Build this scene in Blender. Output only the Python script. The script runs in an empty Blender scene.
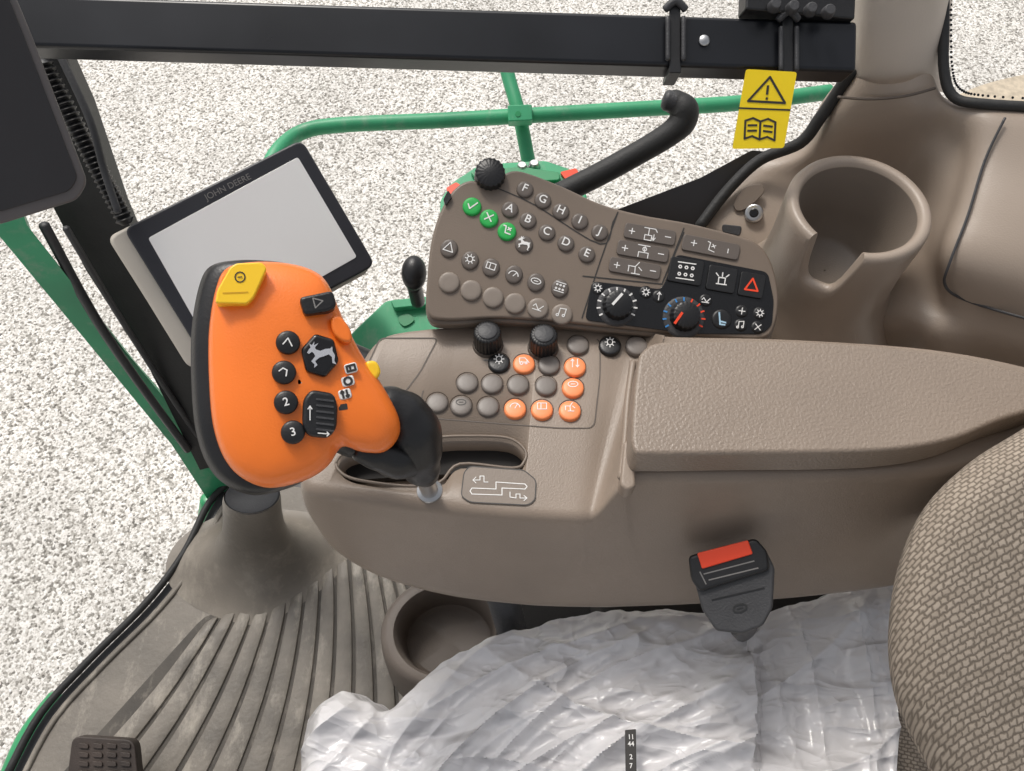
import bpy, bmesh, math, random
from mathutils import Vector, Matrix, noise
random.seed(7)
sc=bpy.context.scene; COL=sc.collection
R=math.radians
F_=800.0; CZ=1.30
CAM=Vector((0,0,CZ)); FW=Vector((0,.5,-.8660254)); UP=Vector((0,.8660254,.5)); RX=Vector((1,0,0))
def ray(px,py): return FW+RX*((px-512)/F_)+UP*((385.5-py)/F_)
def D(px,py,d): return CAM+ray(px,py)*d
def W(px,py,z):
    r=ray(px,py); return CAM+r*((z-CZ)/r.z)
class Plane:
    def __init__(s,p,n): s.p=Vector(p); s.n=Vector(n).normalized()
    def hit(s,px,py,off=0.0):
        r=ray(px,py); q=s.p+s.n*off
        return CAM+r*((q-CAM).dot(s.n)/r.dot(s.n))
    def scale(s,px,py): return (s.hit(px,py)-CAM).dot(FW)/F_
    def basis(s,px,py,th=0,off=0):
        c=s.hit(px,py,off); t=R(th)
        x=(s.hit(px+4*math.cos(t),py+4*math.sin(t),off)-c).normalized()
        y=s.n.cross(x).normalized()
        return c,x,y
# ---------- materials
MATS={}
def mat(name,col,rough=.5,metal=0,var=.0,vscale=8,bump=0,bscale=400,coat=0,spec=.5,trans=0,col2=None):
    if name in MATS: return MATS[name]
    m=bpy.data.materials.new(name); m.use_nodes=True; nt=m.node_tree; b=nt.nodes['Principled BSDF']
    b.inputs['Base Color'].default_value=(*col,1); b.inputs['Roughness'].default_value=rough; b.inputs['Metallic'].default_value=metal
    b.inputs['Specular IOR Level'].default_value=spec
    if coat: b.inputs['Coat Weight'].default_value=coat; b.inputs['Coat Roughness'].default_value=.15
    tc=nt.nodes.new('ShaderNodeTexCoord')
    if var:
        n=nt.nodes.new('ShaderNodeTexNoise'); n.inputs['Scale'].default_value=vscale; n.inputs['Detail'].default_value=6
        nt.links.new(tc.outputs['Object'],n.inputs['Vector'])
        mx=nt.nodes.new('ShaderNodeMix'); mx.data_type='RGBA'
        c2=col2 or tuple(min(1,c*(1+var)) for c in col)
        mx.inputs[6].default_value=(*[c*(1-var) for c in col],1); mx.inputs[7].default_value=(*c2,1)
        mr=nt.nodes.new('ShaderNodeMapRange'); mr.inputs[1].default_value=.3; mr.inputs[2].default_value=.7
        nt.links.new(n.outputs[0],mr.inputs[0]); nt.links.new(mr.outputs[0],mx.inputs[0]); nt.links.new(mx.outputs[2],b.inputs['Base Color'])
        mr2=nt.nodes.new('ShaderNodeMapRange'); mr2.inputs[3].default_value=rough-.06; mr2.inputs[4].default_value=rough+.08
        nt.links.new(n.outputs[0],mr2.inputs[0]); nt.links.new(mr2.outputs[0],b.inputs['Roughness'])
    if bump:
        n=nt.nodes.new('ShaderNodeTexNoise'); n.inputs['Scale'].default_value=bscale; n.inputs['Detail'].default_value=3
        nt.links.new(tc.outputs['Object'],n.inputs['Vector'])
        bp=nt.nodes.new('ShaderNodeBump'); bp.inputs['Strength'].default_value=bump; bp.inputs['Distance'].default_value=.001
        nt.links.new(n.outputs[0],bp.inputs['Height']); nt.links.new(bp.outputs[0],b.inputs['Normal'])
    MATS[name]=m; return m
def dusty(m,col,amount,scale=22,lo=.52,hi=.72):
    """second, finer layer of pale dust and scuffs over a material"""
    nt=m.node_tree; b=nt.nodes['Principled BSDF']; src=b.inputs['Base Color'].links[0].from_socket
    tc=nt.nodes.new('ShaderNodeTexCoord'); mg=nt.nodes.new('ShaderNodeMapping'); mg.inputs['Scale'].default_value=(1,.45,1)
    n=nt.nodes.new('ShaderNodeTexNoise'); n.inputs['Scale'].default_value=scale; n.inputs['Detail'].default_value=10; n.inputs['Roughness'].default_value=.7
    nt.links.new(tc.outputs['Object'],mg.inputs[0]); nt.links.new(mg.outputs[0],n.inputs['Vector'])
    mr=nt.nodes.new('ShaderNodeMapRange'); mr.inputs[1].default_value=lo; mr.inputs[2].default_value=hi; mr.inputs[4].default_value=amount
    nt.links.new(n.outputs[0],mr.inputs[0])
    mx=nt.nodes.new('ShaderNodeMix'); mx.data_type='RGBA'; mx.inputs[7].default_value=(*col,1)
    nt.links.new(mr.outputs[0],mx.inputs[0]); nt.links.new(src,mx.inputs[6]); nt.links.new(mx.outputs[2],b.inputs['Base Color'])
TAUPE=mat('taupe_plastic',(.270,.214,.169),.40,var=.07,vscale=14,bump=.3,bscale=650)
TAUPE_D=mat('taupe_plastic_side',(.20,.160,.128),.46,var=.08,vscale=9,bump=.25,bscale=700)
LID=mat('lid_skin',(.252,.20,.158),.34,var=.05,vscale=12,bump=.75,bscale=400)
TRIM=mat('trim_plastic',(.335,.272,.22),.38,var=.07,vscale=7,bump=.22,bscale=700)
PILLAR=mat('pillar_plastic',(.55,.48,.41),.5,var=.05,vscale=7,bump=.2,bscale=600)
KEYP=mat('keypad_plastic',(.19,.148,.115),.40,var=.05,vscale=15,bump=.15,bscale=800)
KEYG=mat('key_grey',(.125,.104,.09),.42,bump=.1)
KEYL=mat('key_light_taupe',(.245,.205,.172),.42,bump=.1)
BTN=mat('button_grey',(.17,.147,.13),.42,bump=.1)
BLACK=mat('black_plastic',(.012,.012,.013),.36,var=.2,vscale=30,bump=.2,bscale=500)
RUB=mat('black_rubber',(.020,.020,.020),.6,var=.3,vscale=20,bump=.4,bscale=300)
GLOSS=mat('gloss_black',(.008,.008,.009),.2)
SATIN=mat('black_painted_steel',(.006,.007,.010),.3,var=.3,vscale=12)
ORANGE=mat('orange_plastic',(.96,.205,.018),.36,var=.05,vscale=14,bump=.2,bscale=700,coat=.3)
ORKEY=mat('orange_key',(1.0,.30,.11),.42)
YELLOW=mat('yellow_plastic',(1.0,.62,.02),.33,coat=.3)
YTAG=mat('yellow_tag_vinyl',(1.0,.72,.01),.4,var=.04,vscale=20)
GREEN=mat('green_paint',(.02,.27,.10),.38,var=.15,vscale=9,coat=.3)
GREENF=mat('green_paint_dusty',(.045,.34,.16),.45,var=.2,vscale=7)
dusty(GREENF,(.3,.36,.28),.5,30)
GRKEY=mat('green_key',(.02,.42,.08),.45)
WHITE=mat('white_print',(.8,.79,.77),.5)
SILVER=mat('silver_emblem',(.82,.82,.84),.25,metal=.8)
DPRINT=mat('dark_print',(.03,.027,.025),.5)
SEAM=mat('seam_dark_taupe',(.10,.08,.065),.6)  # darker taupe for seams, button collars and knob bases
GREYP=mat('grey_print',(.22,.21,.2),.5)
DGREY=mat('dark_grey_plastic',(.045,.045,.048),.48,var=.15,vscale=30,bump=.4,bscale=500)
LGREY=mat('light_grey_housing',(.58,.53,.46),.5,var=.05,vscale=10,bump=.2)
BEZEL=mat('bezel_charcoal',(.035,.035,.042),.4,var=.1,vscale=20,bump=.2)
SCREEN=mat('screen_glass',(.99,.94,.92),.14,var=.06,vscale=2.2,spec=.8)
TABF=mat('tablet_face',(.03,.028,.03),.35,var=.15,vscale=6)
RED=mat('red_button',(.9,.07,.02),.4)
METAL=mat('steel',(.55,.55,.55),.3,metal=1)
MATM=mat('floor_mat_rubber',(.175,.155,.13),.55,var=.3,vscale=9,bump=.7,bscale=160)
MATR=mat('mat_groove_shade',(.075,.066,.056),.7,var=.35,vscale=12,bump=.5,bscale=160)  # darker rubber colour paints the shade between the ribs
MATB=mat('floor_mat_rib',(.165,.146,.122),.5,var=.35,vscale=15,bump=.7,bscale=140)
FOOT=mat('pillar_foot_plastic',(.185,.162,.134),.43,var=.22,vscale=10,bump=.4,bscale=200)
for m_ in (MATM,MATB): dusty(m_,(.42,.38,.32),.75,26)
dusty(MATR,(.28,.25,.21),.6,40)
dusty(FOOT,(.38,.34,.28),.5,30)
TRAY=mat('tray_plastic',(.13,.107,.09),.5,var=.15,vscale=10,bump=.3,bscale=300)
CUPIN=mat('cup_inner_shade',(.20,.165,.135),.42,var=.06,vscale=10,bump=.2,bscale=600)  # darker trim colour, shade painted inside the cup
DARK=mat('void_shade',(.02,.018,.017),.8)  # near-black colour paints shade in the slot and under the seat
BLUE=mat('blue_print',(.05,.25,.6),.4)
# ---------- object helpers
def link(name,me,m,parent=None):
    o=bpy.data.objects.new(name,me); COL.objects.link(o)
    if m is not None and not me.materials: me.materials.append(m)
    if parent is not None:
        o.parent=parent
        o.matrix_parent_inverse=Matrix.Translation(-Vector(parent['_o'])) if '_o' in parent else Matrix.Identity(4)
    return o
def tag(o,label,cat=None,group=None,kind=None):
    if label: o['label']=label
    if cat: o['category']=cat
    if group: o['group']=group
    if kind: o['kind']=kind
    return o
EMP=[]
def thing(name,label,cat,loc,group=None):
    o=bpy.data.objects.new(name,None); COL.objects.link(o); o.location=loc; o.empty_display_size=.02
    o['_o']=list(loc); EMP.append(o)
    return tag(o,label,cat,group)
def fin(bm,name,m,parent=None,smooth=40,recalc=True):
    if recalc: bmesh.ops.recalc_face_normals(bm,faces=bm.faces)
    me=bpy.data.meshes.new(name); bm.to_mesh(me); bm.free()
    if smooth:
        me.shade_smooth(); me.set_sharp_from_angle(angle=R(smooth))
    return link(name,me,m,parent)
def cr(pts,n=6,closed=True):
    P=[Vector(p) for p in pts]; L=len(P); out=[]
    rng=range(L if closed else L-1)
    for i in rng:
        if closed: a,b,c,d=P[i-1],P[i],P[(i+1)%L],P[(i+2)%L]
        else: a,b,c,d=P[max(i-1,0)],P[i],P[i+1],P[min(i+2,L-1)]
        for k in range(n):
            t=k/n
            out.append(.5*((2*b)+(c-a)*t+(2*a-5*b+4*c-d)*t*t+(3*b-a-3*c+d)*t**3))
    if not closed: out.append(P[-1].copy())
    return out
def rc(pts,r=6,n=5):
    P=[Vector(p) for p in pts]; out=[]
    for i,v in enumerate(P):
        a=P[i-1]-v; b=P[(i+1)%len(P)]-v
        rr=min(r,a.length*.48,b.length*.48)
        p0=v+a.normalized()*rr; p2=v+b.normalized()*rr
        for k in range(n+1):
            t=k/n; out.append(p0*(1-t)**2+v*2*t*(1-t)+p2*t*t)
    return out
def bevel(o,w,seg=3,ang=40):
    md=o.modifiers.new('bevel','BEVEL'); md.width=w; md.segments=seg; md.limit_method='ANGLE'; md.angle_limit=R(ang); md.harden_normals=True
    return o
def prism(pl,pts,h0,h1,name,m,parent=None,bev=0,seg=3,n2=None):
    bm=bmesh.new(); top=[pl.hit(p[0],p[1],h1) for p in pts]
    tv=[bm.verts.new(p) for p in top]; bv=[bm.verts.new(p-pl.n*(h1-h0)) for p in top]
    bm.faces.new(tv); bm.faces.new(bv[::-1])
    L=len(pts)
    for i in range(L): bm.faces.new((tv[i],bv[i],bv[(i+1)%L],tv[(i+1)%L]))
    o=fin(bm,name,m,parent,30)
    if bev: bevel(o,bev,seg)
    return o
def lathe(c,x,y,n,prof,name,m,parent=None,seg=28,star=0,starn=0,sx=1,sy=1,smooth=40):
    bm=bmesh.new(); rings=[]
    for r,h in prof:
        if r<1e-6: rings.append([bm.verts.new(c+n*h)]); continue
        ring=[]
        for k in range(seg):
            a=2*math.pi*k/seg; rr=r*(1+(star if starn and (k*starn*2//seg)%2 else 0))
            ring.append(bm.verts.new(c+x*(rr*sx*math.cos(a))+y*(rr*sy*math.sin(a))+n*h))
        rings.append(ring)
    for A,B in zip(rings,rings[1:]):
        if len(A)==1 and len(B)==1: continue
        for k in range(seg):
            k2=(k+1)%seg
            if len(A)==1: bm.faces.new((A[0],B[k],B[k2]))
            elif len(B)==1: bm.faces.new((A[k],A[k2],B[0]))
            else: bm.faces.new((A[k],A[k2],B[k2],B[k]))
    return fin(bm,name,m,parent,smooth)
def key(pl,px,py,rpx,h0,h1,name,m,parent,th=0,sx=1,sy=1,dome=.0):
    c,x,y=pl.basis(px,py,th,h1); c=c-pl.n*h1
    r=rpx*pl.scale(px,py)
    e=min(.0012,r*.2)
    return lathe(c,x,y,pl.n,[(0,h1+dome),(r*.5,h1+dome*.8),(r-e*1.6,h1),(r-e*.5,h1-e*.35),(r,h1-e),(r*1.03,h0)],name,m,parent,24,sx=sx,sy=sy)
def tube(P,rad,name,m,parent=None,seg=14,n=6,smooth=True,closed_caps=True,flat=1):
    P=[Vector(p) for p in P]
    if not hasattr(rad,'__len__'): rad=[rad]*len(P)
    pts=cr(P,n,False) if smooth else P
    if smooth:
        rr=[]
        for i in range(len(P)-1):
            for k in range(n): rr.append(rad[i]+(rad[i+1]-rad[i])*(3*(k/n)**2-2*(k/n)**3))
        rr.append(rad[-1])
    else: rr=list(rad)
    bm=bmesh.new(); rings=[]
    t0=(pts[1]-pts[0]).normalized(); u=t0.orthogonal().normalized()
    for i,p in enumerate(pts):
        t=(pts[min(i+1,len(pts)-1)]-pts[max(i-1,0)]).normalized()
        u=(u-t*u.dot(t)).normalized(); v=t.cross(u)
        rings.append([bm.verts.new(p+(u*math.cos(2*math.pi*k/seg)+v*math.sin(2*math.pi*k/seg)*flat)*rr[i]) for k in range(seg)])
    for A,B in zip(rings,rings[1:]):
        for k in range(seg): bm.faces.new((A[k],A[(k+1)%seg],B[(k+1)%seg],B[k]))
    for e,(A,s) in enumerate(((rings[0],-1),(rings[-1],1))):
        i=0 if e==0 else -1
        t=(pts[1]-pts[0]).normalized() if e==0 else (pts[-1]-pts[-2]).normalized()
        c=pts[i]; r=rr[i]
        B=[bm.verts.new(c+(v.co-c)*.75+t*s*r*.3) for v in A]
        C=bm.verts.new(c+t*s*r*.42)
        for k in range(seg):
            bm.faces.new((A[k],A[(k+1)%seg],B[(k+1)%seg],B[k])); bm.faces.new((B[k],B[(k+1)%seg],C))
    return fin(bm,name,m,parent,50)
def bar(a,b,w,h,up,name,m,parent=None,bev=.002):
    a=Vector(a); b=Vector(b); t=(b-a).normalized(); up=Vector(up); up=(up-t*up.dot(t)).normalized(); s=t.cross(up)
    bm=bmesh.new(); vs=[]
    for p in (a,b):
        for i,j in ((-1,-1),(1,-1),(1,1),(-1,1)): vs.append(bm.verts.new(p+s*(w/2*i)+up*(h/2*j)))
    for f in ((0,1,2,3),(7,6,5,4),(0,4,5,1),(1,5,6,2),(2,6,7,3),(3,7,4,0)): bm.faces.new([vs[i] for i in f])
    o=fin(bm,name,m,parent,30)
    if bev: bevel(o,bev)
    return o
def grid(P,name,m,parent=None,closed=False,uvs=None,smooth=60,recalc=True,cap=False):
    bm=bmesh.new(); V=[[bm.verts.new(p) for p in row] for row in P]
    uvl=bm.loops.layers.uv.new('UVMap') if uvs else None
    for i in range(len(V)-1):
        for j in range(len(V[0])-(0 if closed else 1)):
            j2=(j+1)%len(V[0])
            f=bm.faces.new((V[i][j],V[i+1][j],V[i+1][j2],V[i][j2]))
            if uvs:
                for l,(a,b) in zip(f.loops,((i,j),(i+1,j),(i+1,j2),(i,j2))): l[uvl].uv=uvs[a][b]
    if cap:
        bm.faces.new(V[0]); bm.faces.new(V[-1][::-1])
    return fin(bm,name,m,parent,smooth,recalc)
def ribbons(pl,lines,w,off,name,m,parent):
    bm=bmesh.new(); k=0
    for L in lines:
        for (a,b) in zip(L,L[1:]):
            A=pl.hit(a[0],a[1],off+k*2e-6); B=pl.hit(b[0],b[1],off+k*2e-6); k+=1
            d=(B-A)
            if d.length<1e-7: continue
            d.normalize(); s=pl.n.cross(d)*(w/2*pl.scale(*a)); e=d*(w*.3*pl.scale(*a))
            f=bm.faces.new([bm.verts.new(q) for q in (A-s-e,B-s+e,B+s+e,A+s-e)])
    return fin(bm,name,m,parent,0,False)
def circ(cx=0,cy=0,r=.5,n=12,a0=0,a1=360): return [(cx+r*math.cos(R(a0+(a1-a0)*i/n)),cy+r*math.sin(R(a0+(a1-a0)*i/n))) for i in range(n+1)]
IC={
'check':[[(-.4,0),(-.1,-.4),(.45,.4)]],
'cross':[[(-.35,-.35),(.35,.35)],[(-.35,.35),(.35,-.35)]],
'plus':[[(-.4,0),(.4,0)],[(0,-.4),(0,.4)]],
'minus':[[(-.4,0),(.4,0)]],
'tri':[[(-.5,-.4),(.5,-.4),(0,.5),(-.5,-.4)]],
'box':[[(-.45,-.3),(.45,-.3),(.45,.3),(-.45,.3),(-.45,-.3)],[(-.1,-.3),(-.1,.3)]],
'arc':[circ(0,-.3,.5,10,10,170),[(0,-.3),(.25,.1)]],
'gear':[circ(0,0,.28),[(0,.3),(0,.5)],[(0,-.3),(0,-.5)],[(.3,0),(.5,0)],[(-.3,0),(-.5,0)],[(.2,.2),(.35,.35)],[(-.2,.2),(-.35,.35)],[(.2,-.2),(.35,-.35)],[(-.2,-.2),(-.35,-.35)]],
'arrow':[[(0,-.5),(0,.5)],[(-.25,.2),(0,.5),(.25,.2)]],
'updn':[[(-.25,-.4),(-.25,.4)],[(-.4,.2),(-.25,.4),(-.1,.2)],[(.25,.4),(.25,-.4)],[(.1,-.2),(.25,-.4),(.4,-.2)]],
'tee':[[(-.45,.4),(.35,.4),(.5,.2)],[(-.1,.4),(-.1,-.1)],[(-.35,-.1),(.15,-.1),(.15,-.45),(-.35,-.45),(-.35,-.1)],[(.3,0),(.3,-.4)],[(.18,-.22),(.3,-.42),(.42,-.22)]],
'impl':[[(-.5,.1),(.0,.1),(.25,.45)],[(0,.1),(.05,-.4)],[(-.2,-.4),(.4,-.4)],[(.25,.1),(.5,-.1)],[(-.45,.1),(-.45,-.3)]],
'fan':[[(-.4,.4),(.45,.4)],[(.1,.4),(.1,-.1),(-.3,-.1),(-.3,-.45)],[(.1,-.1),(.4,-.1),(.4,-.45)],circ(.1,.15,.14,8)],
'seat':[[(-.3,.5),(-.15,-.2),(.35,-.25)],[(-.15,-.2),(-.1,-.45),(.3,-.45)]],
'beacon':[[(-.4,-.4),(.4,-.4)],[(-.25,-.4),(-.25,.1),(.25,.1),(.25,-.4)],[(0,.2),(0,.5)],[(.3,.2),(.5,.4)],[(-.3,.2),(-.5,.4)]],
'wave':[[(-.5,0),(-.3,.25),(-.1,0),(.1,-.25),(.3,0),(.5,.25)],[(-.5,-.3),(.4,-.3)]],
'harv':[[(-.45,-.2),(-.45,.2),(.1,.2),(.3,0),(.3,-.2),(-.45,-.2)],circ(-.25,-.3,.15,8),circ(.2,-.3,.1,8),[(.3,0),(.5,-.25)]],
'note':[[(-.3,-.3),(-.3,.4),(.3,.5),(.3,-.2)],circ(-.4,-.3,.12,8),circ(.2,-.2,.12,8)],
'book':[[(0,-.35),(0,.25)],[(0,.25),(-.25,.35),(-.5,.25),(-.5,-.35),(-.25,-.25),(0,-.35),(.25,-.25),(.5,-.35),(.5,.25),(.25,.35),(0,.25)],[(-.4,.1),(-.12,.12)],[(-.4,-.08),(-.12,-.06)],[(.4,.1),(.12,.12)],[(.4,-.08),(.12,-.06)]],
'lens':[circ(0,0,.42)],
'oval':[[(x,y*.55) for x,y in circ(0,0,.5)],[(-.2,0),(.2,0)]],
'dots':[circ(-.35,.2,.08,6),circ(-.35,-.2,.08,6),circ(0,.2,.08,6),circ(0,-.2,.08,6),circ(.35,.2,.08,6),circ(.35,-.2,.08,6),[(-.5,.45),(.5,.45)],[(-.5,-.45),(.5,-.45)]],
'sweep':[circ(0,-.1,.4,8,30,330),[(.3,.1),(.45,-.15)],[(-.05,-.1),(.2,.2)]],
'pick':[[(-.45,.35),(-.2,.35),(-.1,-.3),(.45,-.3)],[(.05,.3),(.35,.05)],[(.05,.05),(.35,.3)]],
}
DEER=[(-.50,.14),(-.40,.26),(-.34,.30),(-.36,.46),(-.28,.38),(-.16,.50),(-.20,.36),(-.02,.42),(-.18,.28),(-.16,.20),(.0,.12),(.2,.16),(.36,.14),(.46,.2),(.44,.04),(.5,-.14),(.44,-.34),(.5,-.48),(.36,-.40),(.38,-.18),(.28,-.06),(.08,-.10),(-.08,-.12),(-.26,-.22),(-.20,-.38),(-.34,-.46),(-.30,-.34),(-.40,-.2),(-.22,-.04),(-.26,.08),(-.32,.14),(-.44,.08)]
def deer(pl,px,py,size,th,h0,h1,m,parent,name='deer_emblem'):
    t=R(th); return prism(pl,[(px+size*(x*math.cos(t)+y*math.sin(t)),py+size*(x*math.sin(t)-y*math.cos(t))) for x,y in DEER],h0,h1,name,m,parent)
def icon(pl,px,py,size,kind,th,off,m,parent,w=1.3,name='symbol'):
    t=R(th); ls=[]
    for L in IC[kind]:
        ls.append([(px+size*(x*math.cos(t)+y*math.sin(t)),py+size*(x*math.sin(t)-y*math.cos(t))) for x,y in L])
    return ribbons(pl,ls,w,off,name,m,parent)
def text(pl,px,py,s,hpx,th,off,m,parent,name='lettering',xs=1,wt=.012):
    cu=bpy.data.curves.new('t','FONT'); cu.body=s; cu.align_x='CENTER'; cu.align_y='CENTER'; cu.offset=wt
    to=bpy.data.objects.new('t',cu); COL.objects.link(to); dg=bpy.context.evaluated_depsgraph_get()
    me=bpy.data.meshes.new_from_object(to.evaluated_get(dg)); bpy.data.objects.remove(to)
    c,x,y=pl.basis(px,py,th,off); k=hpx*pl.scale(px,py)/.7
    for v in me.vertices: v.co=c+x*(v.co.x*k*xs)+y*(v.co.y*k)
    me.name=name; me.materials.clear()
    return link(name,me,m,parent)

# ---------- camera, world, light
cd=bpy.data.cameras.new('camera'); cam=bpy.data.objects.new('camera',cd); COL.objects.link(cam)
cam.location=CAM; cam.rotation_euler=(R(30),0,0); cd.sensor_width=36; cd.lens=36*F_/1024; cd.clip_start=.02; cd.clip_end=400; sc.camera=cam
w=bpy.data.worlds.new('World'); sc.world=w; w.use_nodes=True; nt=w.node_tree; bg=nt.nodes['Background']
sky=nt.nodes.new('ShaderNodeTexSky'); sky.sky_type='NISHITA'; sky.sun_disc=False; sky.sun_elevation=R(56); sky.sun_rotation=R(-30); sky.dust_density=5; sky.ozone_density=.4
hs=nt.nodes.new('ShaderNodeHueSaturation'); hs.inputs['Saturation'].default_value=.22
nt.links.new(sky.outputs[0],hs.inputs['Color']); nt.links.new(hs.outputs[0],bg.inputs[0]); bg.inputs[1].default_value=.145
sd=bpy.data.lights.new('sun','SUN'); sd.energy=1.5; sd.angle=R(11); sd.color=(1,.94,.86); so=bpy.data.objects.new('sun',sd); COL.objects.link(so)
sdir=Vector((math.sin(R(-30))*math.cos(R(56)),math.cos(R(-30))*math.cos(R(56)),math.sin(R(56))))
so.rotation_euler=sdir.to_track_quat('Z','Y').to_euler()
sc.view_settings.view_transform='Standard'; sc.view_settings.look='None'; sc.view_settings.exposure=0

# ---------- ground
GZ=-1.9
gm=bpy.data.materials.new('gravel'); gm.use_nodes=True; nt=gm.node_tree; b=nt.nodes['Principled BSDF']; b.inputs['Roughness'].default_value=.9
tc=nt.nodes.new('ShaderNodeTexCoord'); vo=nt.nodes.new('ShaderNodeTexVoronoi'); vo.inputs['Scale'].default_value=86
nn=nt.nodes.new('ShaderNodeTexNoise'); nn.inputs['Scale'].default_value=105; nn.inputs['Detail'].default_value=6
n3=nt.nodes.new('ShaderNodeTexNoise'); n3.inputs['Scale'].default_value=1.3; n3.inputs['Detail'].default_value=5
for q in (vo,nn,n3): nt.links.new(tc.outputs['Object'],q.inputs['Vector'])
sep=nt.nodes.new('ShaderNodeSeparateColor'); nt.links.new(vo.outputs['Color'],sep.inputs[0])
ra=nt.nodes.new('ShaderNodeValToRGB'); e=ra.color_ramp.elements; e[0].position=0; e[0].color=(.26,.245,.22,1); e[1].position=1; e[1].color=(.98,.955,.91,1)
for p,c in ((.14,(.42,.40,.36)),(.28,(.71,.68,.63)),(.6,(.87,.84,.79))): x=e.new(p); x.color=(*c,1)
nt.links.new(sep.outputs[0],ra.inputs[0])
rd=nt.nodes.new('ShaderNodeValToRGB'); rd.color_ramp.elements[0].position=.36; rd.color_ramp.elements[0].color=(.46,.445,.42,1); rd.color_ramp.elements[1].position=.52; rd.color_ramp.elements[1].color=(1,1,1,1)
nt.links.new(nn.outputs[0],rd.inputs[0])
mu=nt.nodes.new('ShaderNodeMix'); mu.data_type='RGBA'; mu.blend_type='MULTIPLY'; mu.inputs[0].default_value=1
nt.links.new(ra.outputs[0],mu.inputs[6]); nt.links.new(rd.outputs[0],mu.inputs[7])
r3=nt.nodes.new('ShaderNodeMapRange'); r3.inputs[1].default_value=.35; r3.inputs[2].default_value=.65; r3.inputs[3].default_value=.84; r3.inputs[4].default_value=1.03
nt.links.new(n3.outputs[0],r3.inputs[0])
m2=nt.nodes.new('ShaderNodeVectorMath'); m2.operation='SCALE'; nt.links.new(mu.outputs[2],m2.inputs[0]); nt.links.new(r3.outputs[0],m2.inputs['Scale'])
nt.links.new(m2.outputs[0],b.inputs['Base Color'])
bp=nt.nodes.new('ShaderNodeBump'); bp.inputs['Strength'].default_value=.35; bp.inputs['Distance'].default_value=.007; bp.invert=True
nt.links.new(vo.outputs['Distance'],bp.inputs['Height']); nt.links.new(bp.outputs[0],b.inputs['Normal'])
bm=bmesh.new(); bmesh.ops.create_grid(bm,x_segments=8,y_segments=8,size=60,matrix=Matrix.Translation((0,10,GZ)))
tag(fin(bm,'ground',gm,None,0),'pale grey gravel ground outside the cab',None,None,'structure')
gpl=Plane((0,0,GZ+.012),(0,0,1))
tag(prism(gpl,cr([(935,112),(965,92),(1000,80),(1050,72),(1200,64),(1260,150),(1000,160)],5),-.004,0,'bare_ground',mat('sandy_soil',(.56,.48,.37),.9,var=.2,vscale=30,bump=.5,bscale=90),None),'sandy strip of bare ground at the upper right',None,None,'structure')
t=(1+5**.5)/2
ico=[Vector(v).normalized() for v in ((-1,t,0),(1,t,0),(-1,-t,0),(1,-t,0),(0,-1,t),(0,1,t),(0,-1,-t),(0,1,-t),(t,0,-1),(t,0,1),(-t,0,-1),(-t,0,1))]
icf=[(0,11,5),(0,5,1),(0,1,7),(0,7,10),(0,10,11),(1,5,9),(5,11,4),(11,10,2),(10,7,6),(7,1,8),(3,9,4),(3,4,2),(3,2,6),(3,6,8),(3,8,9),(4,9,5),(2,4,11),(6,2,10),(8,6,7),(9,8,1)]
vs=[];fs=[];mi=[]
for i in range(14000):
    x=random.uniform(-3.0,3.6); y=random.uniform(.2,5.2)
    s=random.uniform(.003,.0075); a=random.uniform(0,6.28); k=len(vs); q=random.uniform(.6,1.0)
    for v in ico:
        p=v*s*random.uniform(.8,1.15); p=Vector((p.x*math.cos(a)-p.y*q*math.sin(a),p.x*math.sin(a)+p.y*q*math.cos(a),p.z*.6))
        vs.append((x+p.x,y+p.y,GZ+s*.2+p.z))
    fs+= [(k+a_,k+b_,k+c_) for a_,b_,c_ in icf]
    mi+=[random.choice((0,0,0,0,1,1,2))]*20
me=bpy.data.meshes.new('loose_stones'); me.from_pydata(vs,[],fs); me.polygons.foreach_set('material_index',mi)
for nme,c in (('stone_white',(.92,.9,.85)),('stone_grey',(.52,.5,.46)),('stone_dark',(.29,.275,.25))): me.materials.append(mat(nme,c,.9))
tag(link('loose_stones',me,None),'small loose stones lying over the pale gravel','gravel',None,'stuff')

# ---------- cab floor
fpl=Plane((0,0,0),(0,0,1))
edge=[(300,470),(240,478),(213,505),(188,555),(150,605),(95,660),(45,715),(12,775)]
fe=[fpl.hit(*p) for p in cr(edge,5,False)]
outl=fe+[Vector((-.75,-.6,0)),Vector((1.0,-.6,0)),Vector((1.0,.42,0))]
bm=bmesh.new(); tv=[bm.verts.new((p.x,p.y,0)) for p in outl]; bv=[bm.verts.new((p.x,p.y,-.06)) for p in outl]; bm.faces.new(tv); bm.faces.new(bv[::-1])
for i in range(len(outl)): j=(i+1)%len(outl); bm.faces.new((tv[i],bv[i],bv[j],tv[j]))
tag(fin(bm,'cab_floor',DGREY,None,30),'dark cab floor under the ribbed mat',None,None,'structure')
mt=thing('floor_mat','dusty brown rubber floor mat with long raised ribs','floor mat',tuple(fpl.hit(220,690)))
medge=[(p[0]+7,p[1]+1) for p in edge[1:]]
mo=cr(medge,5,False)
mo=[Vector((p.x,p.y)) for p in mo]+[Vector((20,900)),Vector((620,900)),Vector((560,640)),Vector((430,560)),Vector((320,490))]
prism(fpl,mo,.001,.010,'mat_base',MATM,mt,.003)
starts=[(205,622),(222,615),(239,611),(256,608),(273,603),(290,596),(306,587),(321,576),(335,565),(349,558),(363,558),(377,562),(391,570),(405,582)]
ends=[(48,800),(88,800),(126,800),(162,800),(196,800),(229,800),(260,800),(290,800),(318,800),(346,800),(374,800),(401,800),(428,800),(456,800)]
gpoly=[(starts[0][0]-8,starts[0][1]+2)]+[(s[0],s[1]-5) for s in starts]+[(416,592),(470,800),(38,800)]
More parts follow.
